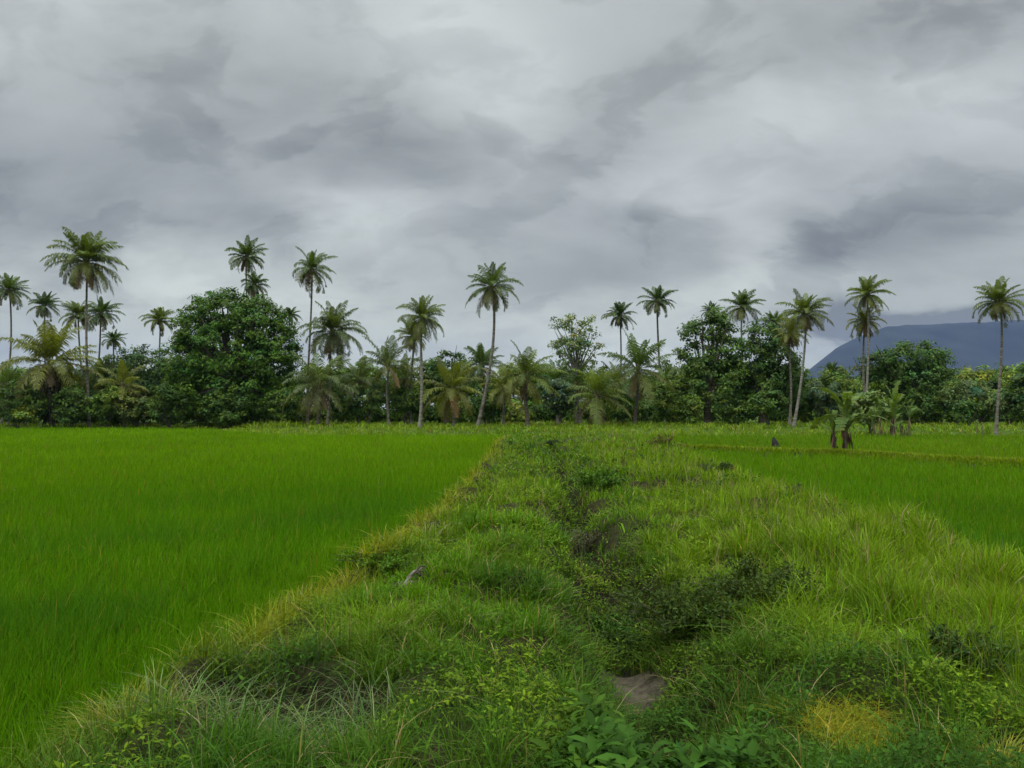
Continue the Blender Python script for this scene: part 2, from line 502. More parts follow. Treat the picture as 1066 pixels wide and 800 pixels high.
# ---- small broad leaved weeds woven through the grass
wx, wy, wd = scatter(66000, 2.5, 40, cap=380)
pm = fbm(wx * 1.0, wy * .8, 131, 4)
big = sstep(.1, .5, wx) * sstep(1.5, 1.0, wx) * sstep(4.7, 4.3, wy)
low = sstep(-.1, .4, wx) * sstep(3.2, 2.4, wx) * sstep(5.0, 4.4, wy)
side_d = np.exp(-((wx - xd(wy)) / .9) ** 2) * sstep(14, 9, wy)
edge_w = np.exp(-((wx - xl(wy) - .16) / .36) ** 2)
hol = np.exp(-(((wx + 1.42) / .8) ** 4 + ((wy - 4.7) / .65) ** 4))
k = (bundness(wx, wy) > .5) & (rng.random(len(wx)) < (np.clip((pm - .45) * 6, 0, 1) * .75 + .32 * big + .6 * low + .4 * side_d + .07) * (1 - .85 * edge_w) * (1 - .95 * hol))
k &= (np.hypot(wx - 2.08, wy - 4.62) > .36) & (np.hypot(wx - 2.58, wy - 4.0) > .24)
k &= ~((rng.random(len(wx)) < .93) & ((((wy - 6.8) / .66) ** 2 + ((wx - xd(wy) + .02) / .32) ** 2) < 1 + .8 * (rng.random(len(wx)) - .5)))
wx, wy, wd, big = wx[k], wy[k], wd[k], big[k]
mb = MB()
nl = 7
rep = np.repeat(np.arange(len(wx)), nl); n = len(rep)
az = rng.uniform(0, 6.283, n); tilt = rng.uniform(.05, .9, n)
D = np.stack([np.cos(az) * np.cos(tilt), np.sin(az) * np.cos(tilt), np.sin(tilt)], 1)
Nn = np.stack([-np.cos(az) * np.sin(tilt), -np.sin(az) * np.sin(tilt), np.cos(tilt)], 1) + rng.normal(0, .25, (n, 3))
hp = .07 + .08 * big + .42 * np.clip(fbm(wx * 2.3, wy * 2.3, 143, 3) - .3, 0, 1) * (1 + .4 * big)
hz = hp[rep] * rng.uniform(.25, 1.1, n)
ox, oy = rng.normal(0, .05, n), rng.normal(0, .05, n)
wxx, wyy = wx[rep] + ox, wy[rep] + oy
P = np.stack([wxx, wyy, terrain(wxx, wyy) + hz], 1)
Ls = np.maximum(rng.uniform(.022, .052, n), .0042 * wd[rep]) * (1 + big[rep] * (.8 + 1.3 * rng.random(n)))
tone = np.clip((fbm(wx * 1.1, wy * 1.1, 139, 3) - .36) * 3.2, 0, 1)[rep][:, None]
cw = np.array([.030, .080, .007]) * (1 - tone) + np.array([.125, .195, .008]) * tone
cw = cw * (1 - .6 * big[rep][:, None]) + np.array([.036, .090, .010]) * .6 * big[rep][:, None]
cw = cw * np.exp(rng.normal(0, .22, n))[:, None]
nr = wd[rep] < 9
broad(mb, P[nr], D[nr], Nn[nr], Ls[nr], Ls[nr] * rng.uniform(.28, .5, nr.sum()), cw[nr], .25)
diamonds(mb, P[~nr], D[~nr], Nn[~nr], Ls[~nr], Ls[~nr] * .5, cw[~nr])
# stalks of the taller weeds near the camera
k = wd < 9
n = k.sum()
P = np.stack([wx[k], wy[k], terrain(wx[k], wy[k])], 1)
blades(mb, P, rng.uniform(.12, .3, n), np.full(n, .006), rng.uniform(0, 6.3, n), np.full(n, .2), jit((.08, .12, .03), n), 2)
tag(mb.build('weeds', M['weed'], loc=(0, 0, 0)), 'low broad leaved weeds woven through the grass of the strip and along the ditch', 'weeds', kind='stuff')


# ------------------------------------------------------------------ palms
def make_palm(label, px, py, rpx, bpx, Y, nf=26, droop=1.0, up=1.0, col=(.06, .10, .018), dead=5, nuts=True, curve=.0, bark='palm_bark',
              tr=.15, stout=0, wind=(.35, 0), skirt=0, tint=0):
    top = at(px, py, Y)
    bx = at(bpx, 440, Y)[0]
    base = np.array([bx, Y + rng.uniform(-.3, .3), 0.]); base[2] = float(terrain(base[0], base[1])) - .1
    root = thing('coconut_palm', label, 'palm tree', tuple(base), 'coconut palms along the edge of the paddies')
    Lf = rpx / F * Y * 1.05; nf = int(nf * (1.3 if py < 370 else 1.0)); dead = max(1, int(dead * .55)); wa = rng.uniform(0, 6.283); lop = rng.uniform(3, 11); Lf *= 1.12 if py > 370 else 1
    # trunk
    t = np.linspace(0, 1, 16)
    P = base + (top - base) * t[:, None]
    P[:, 0] += curve * np.sin(t * math.pi) + .12 * np.sin(t * 5 + px)
    R = (tr + stout) * (1 - .35 * t) + .10 * np.exp(-t * 14)
    mb = MB(); tube(mb, P, R, 8)
    mb.build('trunk', M[bark], root, smooth=True)
    # fronds
    mb, md = MB(), MB()
    ga = 2.39996
    total = nf + dead
    for i in range(total):
        is_dead = i >= nf
        u = i / max(1, nf - 1)
        az = i * ga + rng.normal(0, .2)
        if is_dead:
            el = math.radians(rng.uniform(-75, -45))
        else:
            el = math.radians(86 * up - 124 * u ** 1.1 * (.75 + .25 * droop) + rng.normal(0, 7))
        L = Lf * rng.uniform(.78, 1.14) * (1.0 if not is_dead else .75) * (1 - .22 * max(0, .25 - u) * 4)
        m_ = 13
        pts = np.zeros((m_, 3)); pts[0] = top + np.array([math.cos(az), math.sin(az), 0]) * .12
        e = el; ds = L / (m_ - 1); dj = rng.uniform(.75, 1.45)
        for k in range(1, m_):
            f = k / m_
            e_ = e + math.radians(lop) * math.cos(az - wa) * (1 - f) - droop * dj * (math.radians(62) * f ** 1.7) * (1 if not is_dead else .4) * (.45 + .75 * max(0, math.cos(el)))
            v = np.array([math.cos(az) * math.cos(e_), math.sin(az) * math.cos(e_), math.sin(e_)])
            v[0] += wind[0] * f * .5; v[1] += wind[1] * f * .5
            pts[k] = pts[k - 1] + v / np.linalg.norm(v) * ds
        tgt = md if is_dead else mb
        if is_dead:
            cf = jit((.17, .125, .07), 1, .25)[0]
        else:
            cf = np.array(col) * math.exp(rng.normal(0, .14))
            if u > .72: cf = cf * .6 + np.array([.14, .13, .03]) * .4
            elif u < .2: cf = cf * [1.15, 1.15, 1]
        tube(tgt, pts, np.linspace(.045, .012, m_), 4, np.array([.13, .14, .045]) if not is_dead else cf, cap=False)
        # leaflets
        nlf = 34
        tt = np.linspace(.14, .99, nlf)
        Q = np.stack([np.interp(tt, np.linspace(0, 1, m_), pts[:, k]) for k in range(3)], 1)
        Tn = unit(np.stack([np.interp(tt, np.linspace(0, 1, m_), np.gradient(pts[:, k])) for k in range(3)], 1))
        sidev = unit(np.cross(Tn, np.array([0, 0, 1.]) + 1e-3))
        upv = np.cross(sidev, Tn)
        ll = L * .25 * (np.sin(math.pi * (.16 + .80 * tt)) ** .7)
        for sgn in (1, -1):
            d1 = unit(Tn * .55 + sidev * sgn * .8 + upv * .12 + rng.normal(0, .10, (nlf, 3)))
            d2 = unit(d1 + np.array([wind[0] * .5, wind[1] * .5, -1.25 * (.6 + .4 * droop)]) + rng.normal(0, .1, (nlf, 3)))
            lj = (ll * rng.uniform(.8, 1.15, nlf))[:, None]
            w = .030 * (Y / 85) ** .8 * Lf / 3.2 + .012
            mid = Q + d1 * lj * .5; tip = mid + d2 * lj * .55
            wv = unit(np.cross(d1, np.array([0, 0, 1.]) * .6 + Tn)) * w
            V = np.stack([Q - Tn * w * .5, Q + Tn * w * .5, mid + Tn * w, mid - Tn * w, tip], 1)
            i5 = np.arange(nlf)[:, None] * 5
            tgt.add(V, i5 + [0, 1, 2, 3], i5 + [3, 2, 4], np.repeat(cf * np.exp(rng.normal(0, .13, nlf))[:, None], 5, 0))
    # the fibrous heart the fronds spring from
    tube(mb, [top - [0, 0, .55], top - [0, 0, .1], top + [0, 0, .5]], [.16, .24, .07], 7, (.11, .10, .04))
    mb.build('crown', M['palm'], root)
    if dead:
        md.build('dead_fronds', M['dry'], root)
    if skirt:
        ms = MB()
        nb = 260
        a = rng.uniform(0, 6.283, nb); zz = rng.uniform(.15, .95, nb)
        r0 = (.25 + skirt * np.sin(np.clip(zz, 0, 1) * 2.6))
        c0 = base + (top - base) * zz[:, None]
        P0 = c0 + np.stack([np.cos(a) * r0, np.sin(a) * r0, np.zeros(nb)], 1)
        Dd = np.stack([np.cos(a) * .25, np.sin(a) * .25, -np.ones(nb)], 1) + rng.normal(0, .15, (nb, 3))
        diamonds(ms, P0, Dd, np.stack([np.cos(a), np.sin(a), np.zeros(nb)], 1), rng.uniform(.7, 1.5, nb), rng.uniform(.1, .25, nb), jit((.035, .03, .02), nb, .3))
        ms.build('dead_leaf_skirt', M['dry'], root)
    if nuts:
        mn = MB()
        for k in range(8):
            a = k * .785; r = .25
            c_ = top + np.array([math.cos(a) * r, math.sin(a) * r, rng.uniform(-.48, -.38)])
            tube(mn, [c_ - [0, 0, .15], c_ - [0, 0, .08], c_ + [0, 0, .05], c_ + [0, 0, .14]], [.04, .13, .14, .05], 6, (1, 1, 1))
        mn.build('coconut_bunch', M['nut'], root, smooth=True)
    return root


G1 = (.058, .100, .016); G2 = (.085, .122, .016); G3 = (.042, .080, .016); G4 = (.12, .14, .018); GG = (.075, .108, .034)
PALMS = [
    dict(label='slender palm at the left edge of the photo, its thin trunk curving leftwards', px=9, py=303, rpx=21, bpx=0, Y=102, col=G1, curve=.8),
    dict(label='small dark palm crown rising just behind the broad yellow-green palm', px=46, py=318, rpx=18, bpx=49, Y=114, col=G3),
    dict(label='tallest palm of all, thick shaggy crown with brown hanging fronds over a pale trunk', px=90, py=273, rpx=39, bpx=93, Y=93, nf=34, dead=16, col=G2, tr=.17),
    dict(label='palm crown half hidden behind the tallest palm, on the left of its trunk', px=82, py=328, rpx=20, bpx=86, Y=106, col=G2),
    dict(label='dark spiky palm crown close on the right of the tallest palm trunk', px=105, py=327, rpx=21, bpx=98, Y=104, col=G3),
    dict(label='broad low palm with yellow-green arching fronds and a thick dark skirt of dead leaves', px=52, py=378, rpx=46, bpx=52, Y=92, nf=30, dead=8, col=G4, stout=.12, skirt=1.1, nuts=False, droop=.9),
    dict(label='tiny palm top peeking over the rounded tree right of the tallest palm', px=118, py=354, rpx=13, bpx=118, Y=120, col=G3, nuts=False, dead=2),
    dict(label='small palm on a slim trunk touching the left side of the big dark tree', px=166, py=334, rpx=18, bpx=167, Y=110, col=G2),
    dict(label='palm crown standing clear in the sky above the big dark tree', px=257, py=268, rpx=23, bpx=255, Y=104, col=G1, dead=6),
    dict(label='dusky lower palm crown resting on the top of the big dark tree', px=265, py=297, rpx=17, bpx=266, Y=101, col=G3, droop=1.3, dead=8),
    dict(label='small palm tip showing over the right shoulder of the big dark tree', px=302, py=328, rpx=12, bpx=302, Y=110, col=G1, nuts=False, dead=2),
    dict(label='tall windswept palm on a thin dark trunk, just right of the big dark tree', px=324, py=281, rpx=27, bpx=320, Y=92, nf=22, col=G1, droop=1.25, dead=7, wind=(.5, 0)),
    dict(label='grey-green shaggy palm with long drooping fronds under the windswept thin-trunked palm', px=346, py=346, rpx=37, bpx=340, Y=90, nf=32, col=GG, droop=1.35, dead=6, tr=.18),
    dict(label='low palm with pale hanging dead fronds, at the right foot of the big dark tree', px=332, py=402, rpx=38, bpx=332, Y=84, nf=24, col=GG, dead=12, stout=.06, nuts=False),
    dict(label='feathery palm with a narrow upright crown left of the pale straight trunk', px=404, py=382, rpx=32, bpx=404, Y=84, nf=18, up=1.05, droop=.7, col=GG, nuts=False, dead=3),
    dict(label='palm with a pale straight trunk and tousled crown at the edge of the rice', px=440, py=331, rpx=28, bpx=437, Y=77, col=G2, dead=9, droop=1.2, tr=.165, bark='pale_bark'),
    dict(label='palm half hidden behind the pale straight trunk, its crown the lower one', px=430, py=350, rpx=21, bpx=428, Y=86, col=G2, dead=8),
    dict(label='tall palm with a slanting curved trunk in the middle of the row', px=512, py=299, rpx=31, bpx=497, Y=76, nf=25, col=G1, dead=11, curve=.75, tr=.17, wind=(0, 0)),
    dict(label='low yellow-green palm spreading its fronds just left of the slanting curved trunk', px=471, py=406, rpx=36, bpx=472, Y=78, nf=22, col=G4, nuts=False, dead=4, stout=.05),
    dict(label='dark green bushy palm crown crossed by the slanting curved trunk', px=501, py=381, rpx=27, bpx=506, Y=87, nf=26, col=G3, nuts=False),
    dict(label='mid-height palm on a thick dark trunk, next palm right of the slanting curved trunk', px=548, py=392, rpx=34, bpx=548, Y=76, nf=26, col=G2, dead=8, stout=.07, bark='bark'),
    dict(label='small slim palm in the sky between the airy pale tree and the lone dark-trunked palm', px=645, py=329, rpx=18, bpx=647, Y=108, col=G3, dead=7),
    dict(label='lone slim palm with a straight dark trunk, clear against the sky', px=685, py=314, rpx=20, bpx=687, Y=102, col=G3, dead=7, bark='bark', tr=.17),
    dict(label='palm with stiff upright spreading fronds below the two slim sky-line palms', px=664, py=384, rpx=40, bpx=662, Y=82, nf=24, col=G1, droop=.75, dead=5, bark='bark', stout=.05),
    dict(label='stubby low palm whose lower fronds reach the ground, left of the stiff-fronded palm', px=622, py=412, rpx=38, bpx=622, Y=79, nf=22, col=G2, dead=9, stout=.08, nuts=False),
    dict(label='palm standing up out of the leafy tree mass left of the twin brown-skirted palms', px=773, py=320, rpx=22, bpx=771, Y=94, col=G1, bark='pale_bark'),
    dict(label='small palm tip poking out above the tall uneven leafy tree', px=741, py=325, rpx=12, bpx=741, Y=104, col=G3, nuts=False, dead=2),
    dict(label='small dark palm crown between the leafy trees and the twin brown-skirted palms', px=806, py=337, rpx=16, bpx=805, Y=104, col=G3),
    dict(label='fuller front palm of the brown-skirted pair, trunk curving left to the rice edge', px=838, py=327, rpx=28, bpx=825, Y=78, nf=28, col=G2, dead=12, curve=.5, bark='pale_bark'),
    dict(label='browner rear palm of the brown-skirted pair, its crown lower and further left', px=823, py=346, rpx=22, bpx=822, Y=84, nf=20, col=G4, dead=18),
    dict(label='tall palm in front of the blue hill, above a second crown', px=903, py=307, rpx=25, bpx=902, Y=88, col=G2, dead=5, bark='pale_bark'),
    dict(label='lower brownish palm crown tucked right under the tall palm before the blue hill', px=900, py=335, rpx=21, bpx=900, Y=90, nf=20, col=G4, dead=14),
    dict(label='palm standing apart at the right edge before the blue hill, thin bare trunk', px=1040, py=315, rpx=28, bpx=1034, Y=62, nf=30, col=G2, dead=10, curve=.3, tr=.115),
    dict(label='small palm top above the bushes at the left foot of the blue hill', px=866, py=388, rpx=13, bpx=866, Y=110, col=G3, nuts=False, dead=2),
    dict(label='young yellowish palm in the bushes between the tallest palm and the big dark tree', px=128, py=402, rpx=28, bpx=128, Y=92, nf=16, col=G4, nuts=False, dead=2, stout=.04),
    dict(label='young palm in the shade between the pale-fronded low palm and the feathery upright palm', px=374, py=396, rpx=28, bpx=374, Y=86, nf=16, col=GG, nuts=False, dead=4),
    dict(label='small palm between the thick dark trunk and the airy pale tree', px=580, py=398, rpx=25, bpx=580, Y=86, nf=18, col=G3, nuts=False, dead=3),
    dict(label='dark young palm at the far left corner, below the slender curving palm', px=8, py=402, rpx=28, bpx=8, Y=94, nf=18, col=G1, nuts=False, dead=3),
    dict(label='young palm filling the gap behind the left foot of the pale straight trunk', px=421, py=394, rpx=27, bpx=421, Y=88, nf=18, col=G2, nuts=False, dead=2),
    dict(label='young palm between the slanting curved trunk and the thick dark trunk', px=525, py=404, rpx=26, bpx=525, Y=84, nf=18, col=G4, nuts=False, dead=3),
    dict(label='young palm under the airy pale tree, left of the stubby low palm', px=600, py=400, rpx=24, bpx=600, Y=88, nf=18, col=G1, nuts=False, dead=2),
    dict(label='shaded young palm between the stubby low palm and the stiff-fronded palm', px=642, py=402, rpx=26, bpx=642, Y=89, nf=18, col=G3, nuts=False, dead=2),
    dict(label='young palm in the sky gap right of the stiff-fronded palm', px=692, py=398, rpx=22, bpx=692, Y=92, nf=16, col=G1, nuts=False, dead=2),
    dict(label='young palm between the tiny palm top and the trunk of the tallest palm', px=106, py=392, rpx=24, bpx=106, Y=97, nf=16, col=G2, nuts=False, dead=2),
]
for pd in PALMS:
    make_palm(**pd)


# ------------------------------------------------------------------ broad leaved trees and shrubs
def leaf_cloud(mb, lobes, Y, dens, leaf, col, shell=.55, clump=.75, per=26, flat=.7, sparse=0, zmin=None):
    """clumps of leaves spread through each lobe, thick near its skin, with gaps between the clumps"""
    for (lx, ly, rx, ry) in lobes:
        c = at(lx, ly, Y); a = rx / F * Y; b = ry / F * Y; dp = max(a, b) * .85
        c = c + np.array([0, rng.uniform(-.25, .25) * dp, 0])
        nc = max(6, int(dens * (a * b + a * dp + b * dp) * 1.1))
        v = unit(rng.normal(0, 1, (nc, 3)))
        r = (shell + (1.06 - shell) * rng.random(nc) ** .6)
        lump = .82 + .36 * fbm(v[:, 0] * 2.3 + lx, v[:, 2] * 2.3 + v[:, 1], 7, 2)
        pc = c + v * np.array([a, dp, b]) * (r * lump)[:, None]
        if zmin is not None:
            pc[:, 2] = np.maximum(pc[:, 2], zmin + rng.random(nc) * .6)
        rep = np.repeat(np.arange(nc), per); n = len(rep)
        off = rng.normal(0, 1, (n, 3)); off = unit(off) * (rng.random(n) ** .4)[:, None] * clump * np.array([1, 1, .6]) * np.exp(rng.normal(0, .25, nc))[rep][:, None]
        P = pc[rep] + off
        P[:, 2] = np.maximum(P[:, 2], zmin if zmin is not None else -9)
        out = unit(off * .8 + v[rep] * .5 + np.array([0, 0, .55]) + rng.normal(0, .35, (n, 3)))
        D = unit(np.cross(out, rng.normal(0, 1, (n, 3)))); D[:, 2] -= .25
        cc = np.array(col) * np.exp(rng.normal(0, .16, nc))[rep][:, None] * np.exp(rng.normal(0, .2, n))[:, None]
        wv = rng.normal(0, .12, nc)[rep][:, None]
        cc = np.clip(cc * (1 + wv * np.array([1.5, .3, -1])), .003, .5)
        Ls = leaf * rng.uniform(.6, 1.35, n)
        diamonds(mb, P, D, out, Ls, Ls * rng.uniform(.45, .7, n), cc)


def limb_tree(root, base, lobes, Y, r0, bark, fork=.45):
    mb = MB()
    tops = [at(l[0], l[1], Y) for l in lobes]
    ctr = np.mean(tops, 0)
    fk = base + (ctr - base) * fork; fk[0] = base[0] + (ctr[0] - base[0]) * .35
    t = np.linspace(0, 1, 7)[:, None]
    P = base + (fk - base) * t; P[:, 0] += np.sin(t[:, 0] * 4 + base[0]) * .15
    tube(mb, P, r0 * (1.25 - .5 * t[:, 0]) + .2 * r0 * np.exp(-t[:, 0] * 9), 8)
    for tp, l in zip(tops, lobes):
        for k in range(3):
            e = tp + rng.normal(0, .45, 3) * np.array([l[2], l[2], l[3]]) / F * Y
            md = fk + (e - fk) * .5 + rng.normal(0, .25, 3) + [0, 0, .3]
            s = np.linspace(0, 1, 7)[:, None]
            Q = (1 - s) ** 2 * fk + 2 * s * (1 - s) * md + s ** 2 * e
            tube(mb, Q, r0 * .55 * (1 - .85 * s[:, 0]), 5)
    mb.build('trunk', M[bark], root, smooth=True)


def make_tree(label, lobes, bpx, Y, col, r0=.35, bark='bark', dens=2.5, leaf=.34, per=52, clump=.8, shell=.5, fork=.45):
    bx = at(bpx, 440, Y)[0]
    base = np.array([bx, Y, float(terrain(bx, Y)) - .1])
    root = thing('broadleaf_tree', label, 'tree', tuple(base), 'broad leaved trees behind the paddies')
    limb_tree(root, base, lobes, Y, r0, bark, fork)
    mb = MB(); leaf_cloud(mb, lobes, Y, dens, leaf, col, shell, clump, per, zmin=base[2] + .3)
    mb.build('crown', M['tree'], root)
    return root


TREES = [
    dict(label='big dark dome-shaped broadleaf tree, widest and densest in the row', bpx=243, Y=92, r0=.6, col=(.046, .096, .010), dens=2.4,
         lobes=[(232, 326, 36, 24), (205, 342, 26, 22), (270, 338, 32, 24), (240, 365, 58, 36), (196, 375, 26, 30), (288, 372, 26, 34), (240, 405, 62, 32), (298, 405, 20, 26), (188, 410, 20, 26), (218, 314, 13, 11), (250, 316, 14, 12), (236, 308, 11, 8), (272, 318, 13, 10), (198, 326, 12, 9), (286, 330, 12, 10), (184, 352, 10, 10), (303, 352, 8, 12)]),
    dict(label='rounded mid-green tree between the tallest palm and the big dark tree', bpx=142, Y=99, r0=.3, col=(.050, .092, .022),
         lobes=[(150, 384, 30, 22), (124, 386, 22, 20), (172, 388, 20, 22), (140, 405, 40, 22), (108, 398, 14, 16)]),
    dict(label='compact leafy tree between the pale straight trunk and the slanting curved trunk', bpx=466, Y=92, r0=.28, col=(.045, .085, .018),
         lobes=[(466, 378, 18, 15), (452, 390, 16, 15), (484, 392, 18, 16), (468, 402, 28, 16)]),
    dict(label='airy pale-green tree with open branches and sky showing through', bpx=602, Y=90, r0=.24, bark='pale_bark', col=(.105, .145, .055), dens=2.0, leaf=.30, per=32, clump=.62, shell=.35, fork=.6,
         lobes=[(590, 334, 17, 11), (610, 338, 12, 11), (580, 350, 12, 12), (613, 356, 15, 12), (594, 360, 20, 13), (585, 376, 12, 12), (612, 378, 14, 12), (600, 350, 14, 16)]),
    dict(label='tall uneven leafy tree right of the sky gap, small palm tip on top', bpx=738, Y=87, r0=.4, col=(.050, .092, .015), dens=2.4,
         lobes=[(742, 340, 20, 18), (722, 346, 14, 13), (756, 362, 20, 24), (728, 372, 20, 22), (714, 366, 9, 7), (745, 398, 32, 30), (718, 402, 16, 26), (748, 330, 10, 10)]),
    dict(label='dark leafy tree left of the twin brown-skirted palms, a palm rising behind it', bpx=795, Y=89, r0=.4, col=(.042, .082, .015), dens=2.4,
         lobes=[(794, 352, 20, 20), (780, 376, 24, 26), (810, 374, 22, 28), (795, 404, 36, 28), (822, 398, 14, 26), (768, 402, 18, 24), (816, 352, 10, 9)]),
    dict(label='dome-shaped tree right of the two-crowned palm, before the blue hill', bpx=945, Y=93, r0=.4, col=(.046, .088, .015), dens=2.5,
         lobes=[(950, 371, 26, 17), (968, 382, 22, 20), (932, 380, 20, 18), (914, 380, 16, 17), (955, 402, 36, 22), (922, 404, 22, 20), (980, 398, 12, 16)]),
    dict(label='dark tree cut by the right edge of the photo, behind the palm standing apart', bpx=1070, Y=82, r0=.3, col=(.040, .078, .018),
         lobes=[(1064, 396, 13, 13), (1078, 390, 18, 18), (1070, 414, 24, 18)]),
]
for td_ in TREES:
    make_tree(**td_)


def make_shrub(label, cx, cy, rx, ry, Y, col, leaf=.29, dens=3.6, per=38, clump=.55, group='bushes under the trees', name='shrub', cat='bush'):
    c = at(cx, cy, Y)
    base = np.array([c[0], Y, float(terrain(c[0], Y)) - .05])
    root = thing(name, label, cat, tuple(base), group)
    ms = MB()
    for k in range(6):
        e = c + rng.normal(0, .35, 3) * np.array([rx, rx, ry]) / F * Y
        md = base + (e - base) * .5 + rng.normal(0, .1, 3)
        s = np.linspace(0, 1, 6)[:, None]
        Q = (1 - s) ** 2 * base + 2 * s * (1 - s) * md + s ** 2 * e
        tube(ms, Q, np.linspace(.05, .012, 6), 5)
    ms.build('stems', M['bark'], root)
    lob = [(cx, cy, rx * .75, ry * .75)]
    for k in range(5):
        a = rng.uniform(0, 6.283)
        lob.append((cx + math.cos(a) * rx * .5, cy + math.sin(a) * ry * .45, rx * rng.uniform(.35, .55), ry * rng.uniform(.35, .55)))
    mb = MB(); leaf_cloud(mb, lob, Y, dens, leaf, col, .4, clump, per, zmin=base[2] + .1)
    mb.build('foliage', M['tree'], root)
    return root


D1 = (.046, .086, .013); D2 = (.070, .115, .014); PL = (.092, .138, .038); YG = (.13, .17, .02)
SHRUBS = [
    ('dark bush at the foot of the left-edge palms', 18, 422, 26, 18, 90, D1),
    ('small yellowish bush at the left corner of the rice', 26, 433, 9, 8, 88.5, YG),
    ('dark bush left of the foot of the tallest palm', 76, 424, 18, 18, 90, D1),
    ('green bush right of the foot of the tallest palm', 112, 424, 18, 16, 90, D2),
    ('olive bush below the young yellowish palm', 142, 426, 20, 15, 91, (.075, .10, .02)),
    ('dark bush at the left foot of the big dark tree', 178, 422, 20, 20, 89, D1),
    ('low shaded bush under the middle of the big dark tree', 232, 428, 26, 14, 88, D1),
    ('low dark bush at the right foot of the big dark tree', 290, 426, 22, 16, 87, D1),
    ('dark bush under the shaggy drooping palm', 360, 424, 16, 16, 85, D1),
    ('pale grey-green bush left of the feathery upright palm', 384, 414, 15, 13, 85, PL),
    ('shaded bush behind the pale straight trunk', 424, 420, 18, 16, 86, D1),
    ('shaded bush behind the slanting curved trunk', 508, 424, 20, 15, 86, D1),
    ('dark bush with a silvery top between the thick dark trunk and the stubby palm', 584, 416, 17, 17, 82, (.045, .075, .035)),
    ('dark bush behind the stiff-fronded palm', 650, 426, 16, 14, 88, D1),
    ('leafy dark bush in the sky gap, right of the stiff-fronded palm', 697, 416, 15, 22, 88, D2),
    ('bush at the foot of the tall uneven tree', 716, 428, 14, 14, 82, D2),
    ('low dark bush between the two leafy trees right of the sky gap', 762, 430, 18, 12, 84, D1),
    ('round dark sapling bush on the grass left of the twin brown-skirted palms', 801, 425, 17, 14, 78, D1),
    ('dark bush behind the twin brown-skirted trunks', 838, 426, 16, 14, 92, D1),
    ('silvery-green bush between the twin brown-skirted palms and the banana clump', 858, 416, 18, 18, 90, (.065, .10, .045)),
    ('tall pale-green bush right behind the banana clump', 905, 424, 19, 17, 66, PL),
    ('shaded bush under the dome-shaped tree', 958, 424, 26, 14, 90, D1),
    ('pale-topped bush right of the dome-shaped tree', 996, 414, 18, 16, 88, PL),
    ('pale bush left of the thin bare trunk of the palm standing apart', 1020, 414, 17, 18, 86, (.075, .115, .045)),
    ('low bush right of the thin bare trunk of the palm standing apart', 1050, 424, 17, 16, 84, PL),
    ('dark hollow bush between two pale bushes, left of the palm standing apart', 1008, 430, 13, 10, 82, D1),
]
for s in SHRUBS:
    make_shrub(s[0], s[1], s[2] - 3, s[3] * 1.3, s[4] * 1.35, *s[5:])

# a dense dark wood behind, read as one mass
mb = MB()
for k in range(110):
    px_k = -80 + k * 11.2 + rng.normal(0, 5)
    tone = np.array([(.042, .082, .009), (.065, .11, .012), (.095, .13, .016)][int(rng.choice(3, p=[.45, .35, .2]))]) * math.exp(rng.normal(0, .25))
    leaf_cloud(mb, [(px_k, rng.uniform(394, 411), rng.uniform(12, 20), rng.uniform(14, 22))], rng.uniform(102, 118), 2.4, .42, tone, .35, .9, 46, zmin=.2)
    leaf_cloud(mb, [(px_k + 5, rng.uniform(425, 431), 15, 13)], rng.uniform(97, 108), 2.6, .40, tone * .95, .3, .8, 44, zmin=.05)
tag(mb.build('undergrowth', M['tree'], loc=(0, 0, 0)), 'dark tangled wood filling the gaps behind the palms and trees', 'undergrowth', kind='stuff')


# ------------------------------------------------------------------ bananas
def banana_leaf(root, p0, az, el, L, W, col, torn=True, bow=85):
    m_ = 12
    pts = [p0]; e = el
    for k in range(1, m_):
        f = k / m_
        e_ = el - math.radians(bow) * f ** 1.9
        pts.append(pts[-1] + np.array([math.cos(az) * math.cos(e_), math.sin(az) * math.cos(e_), math.sin(e_)]) * L / (m_ - 1))
    pts = np.array(pts); T = unit(np.gradient(pts, axis=0))
    sd = unit(np.cross(T, [0, 0, 1.])); up = np.cross(sd, T)
    mb = MB()
    tube(mb, pts, np.linspace(.03, .008, m_), 4, (.16, .19, .06), cap=False)
    for sgn in (1, -1):
        for k in range(2, m_ - 1):
            w = W * math.sin(math.pi * (k - 1.2) / (m_ - 1.4)) ** .6 * rng.uniform(.8, 1.1)
            j = k + 1
            dz = rng.uniform(-.35, .15)
            gap = .82 if torn and rng.random() < .5 else 1
            a, b = pts[k], pts[k] + (pts[j] - pts[k]) * gap
            oa = sd[k] * sgn * w * .5; o2 = up[k] * w * (.12 + .5 * dz)
            mb.add([a, b, b + oa + up[k] * w * .10, a + oa + up[k] * w * .10, b + 2 * oa * .92 + o2, a + 2 * oa * .92 + o2 + T[k] * .02],
                   [(0, 1, 2, 3), (3, 2, 4, 5)], None, jit(col, 1, .12)[0])
    mb.build('leaf', M['weed'], root)


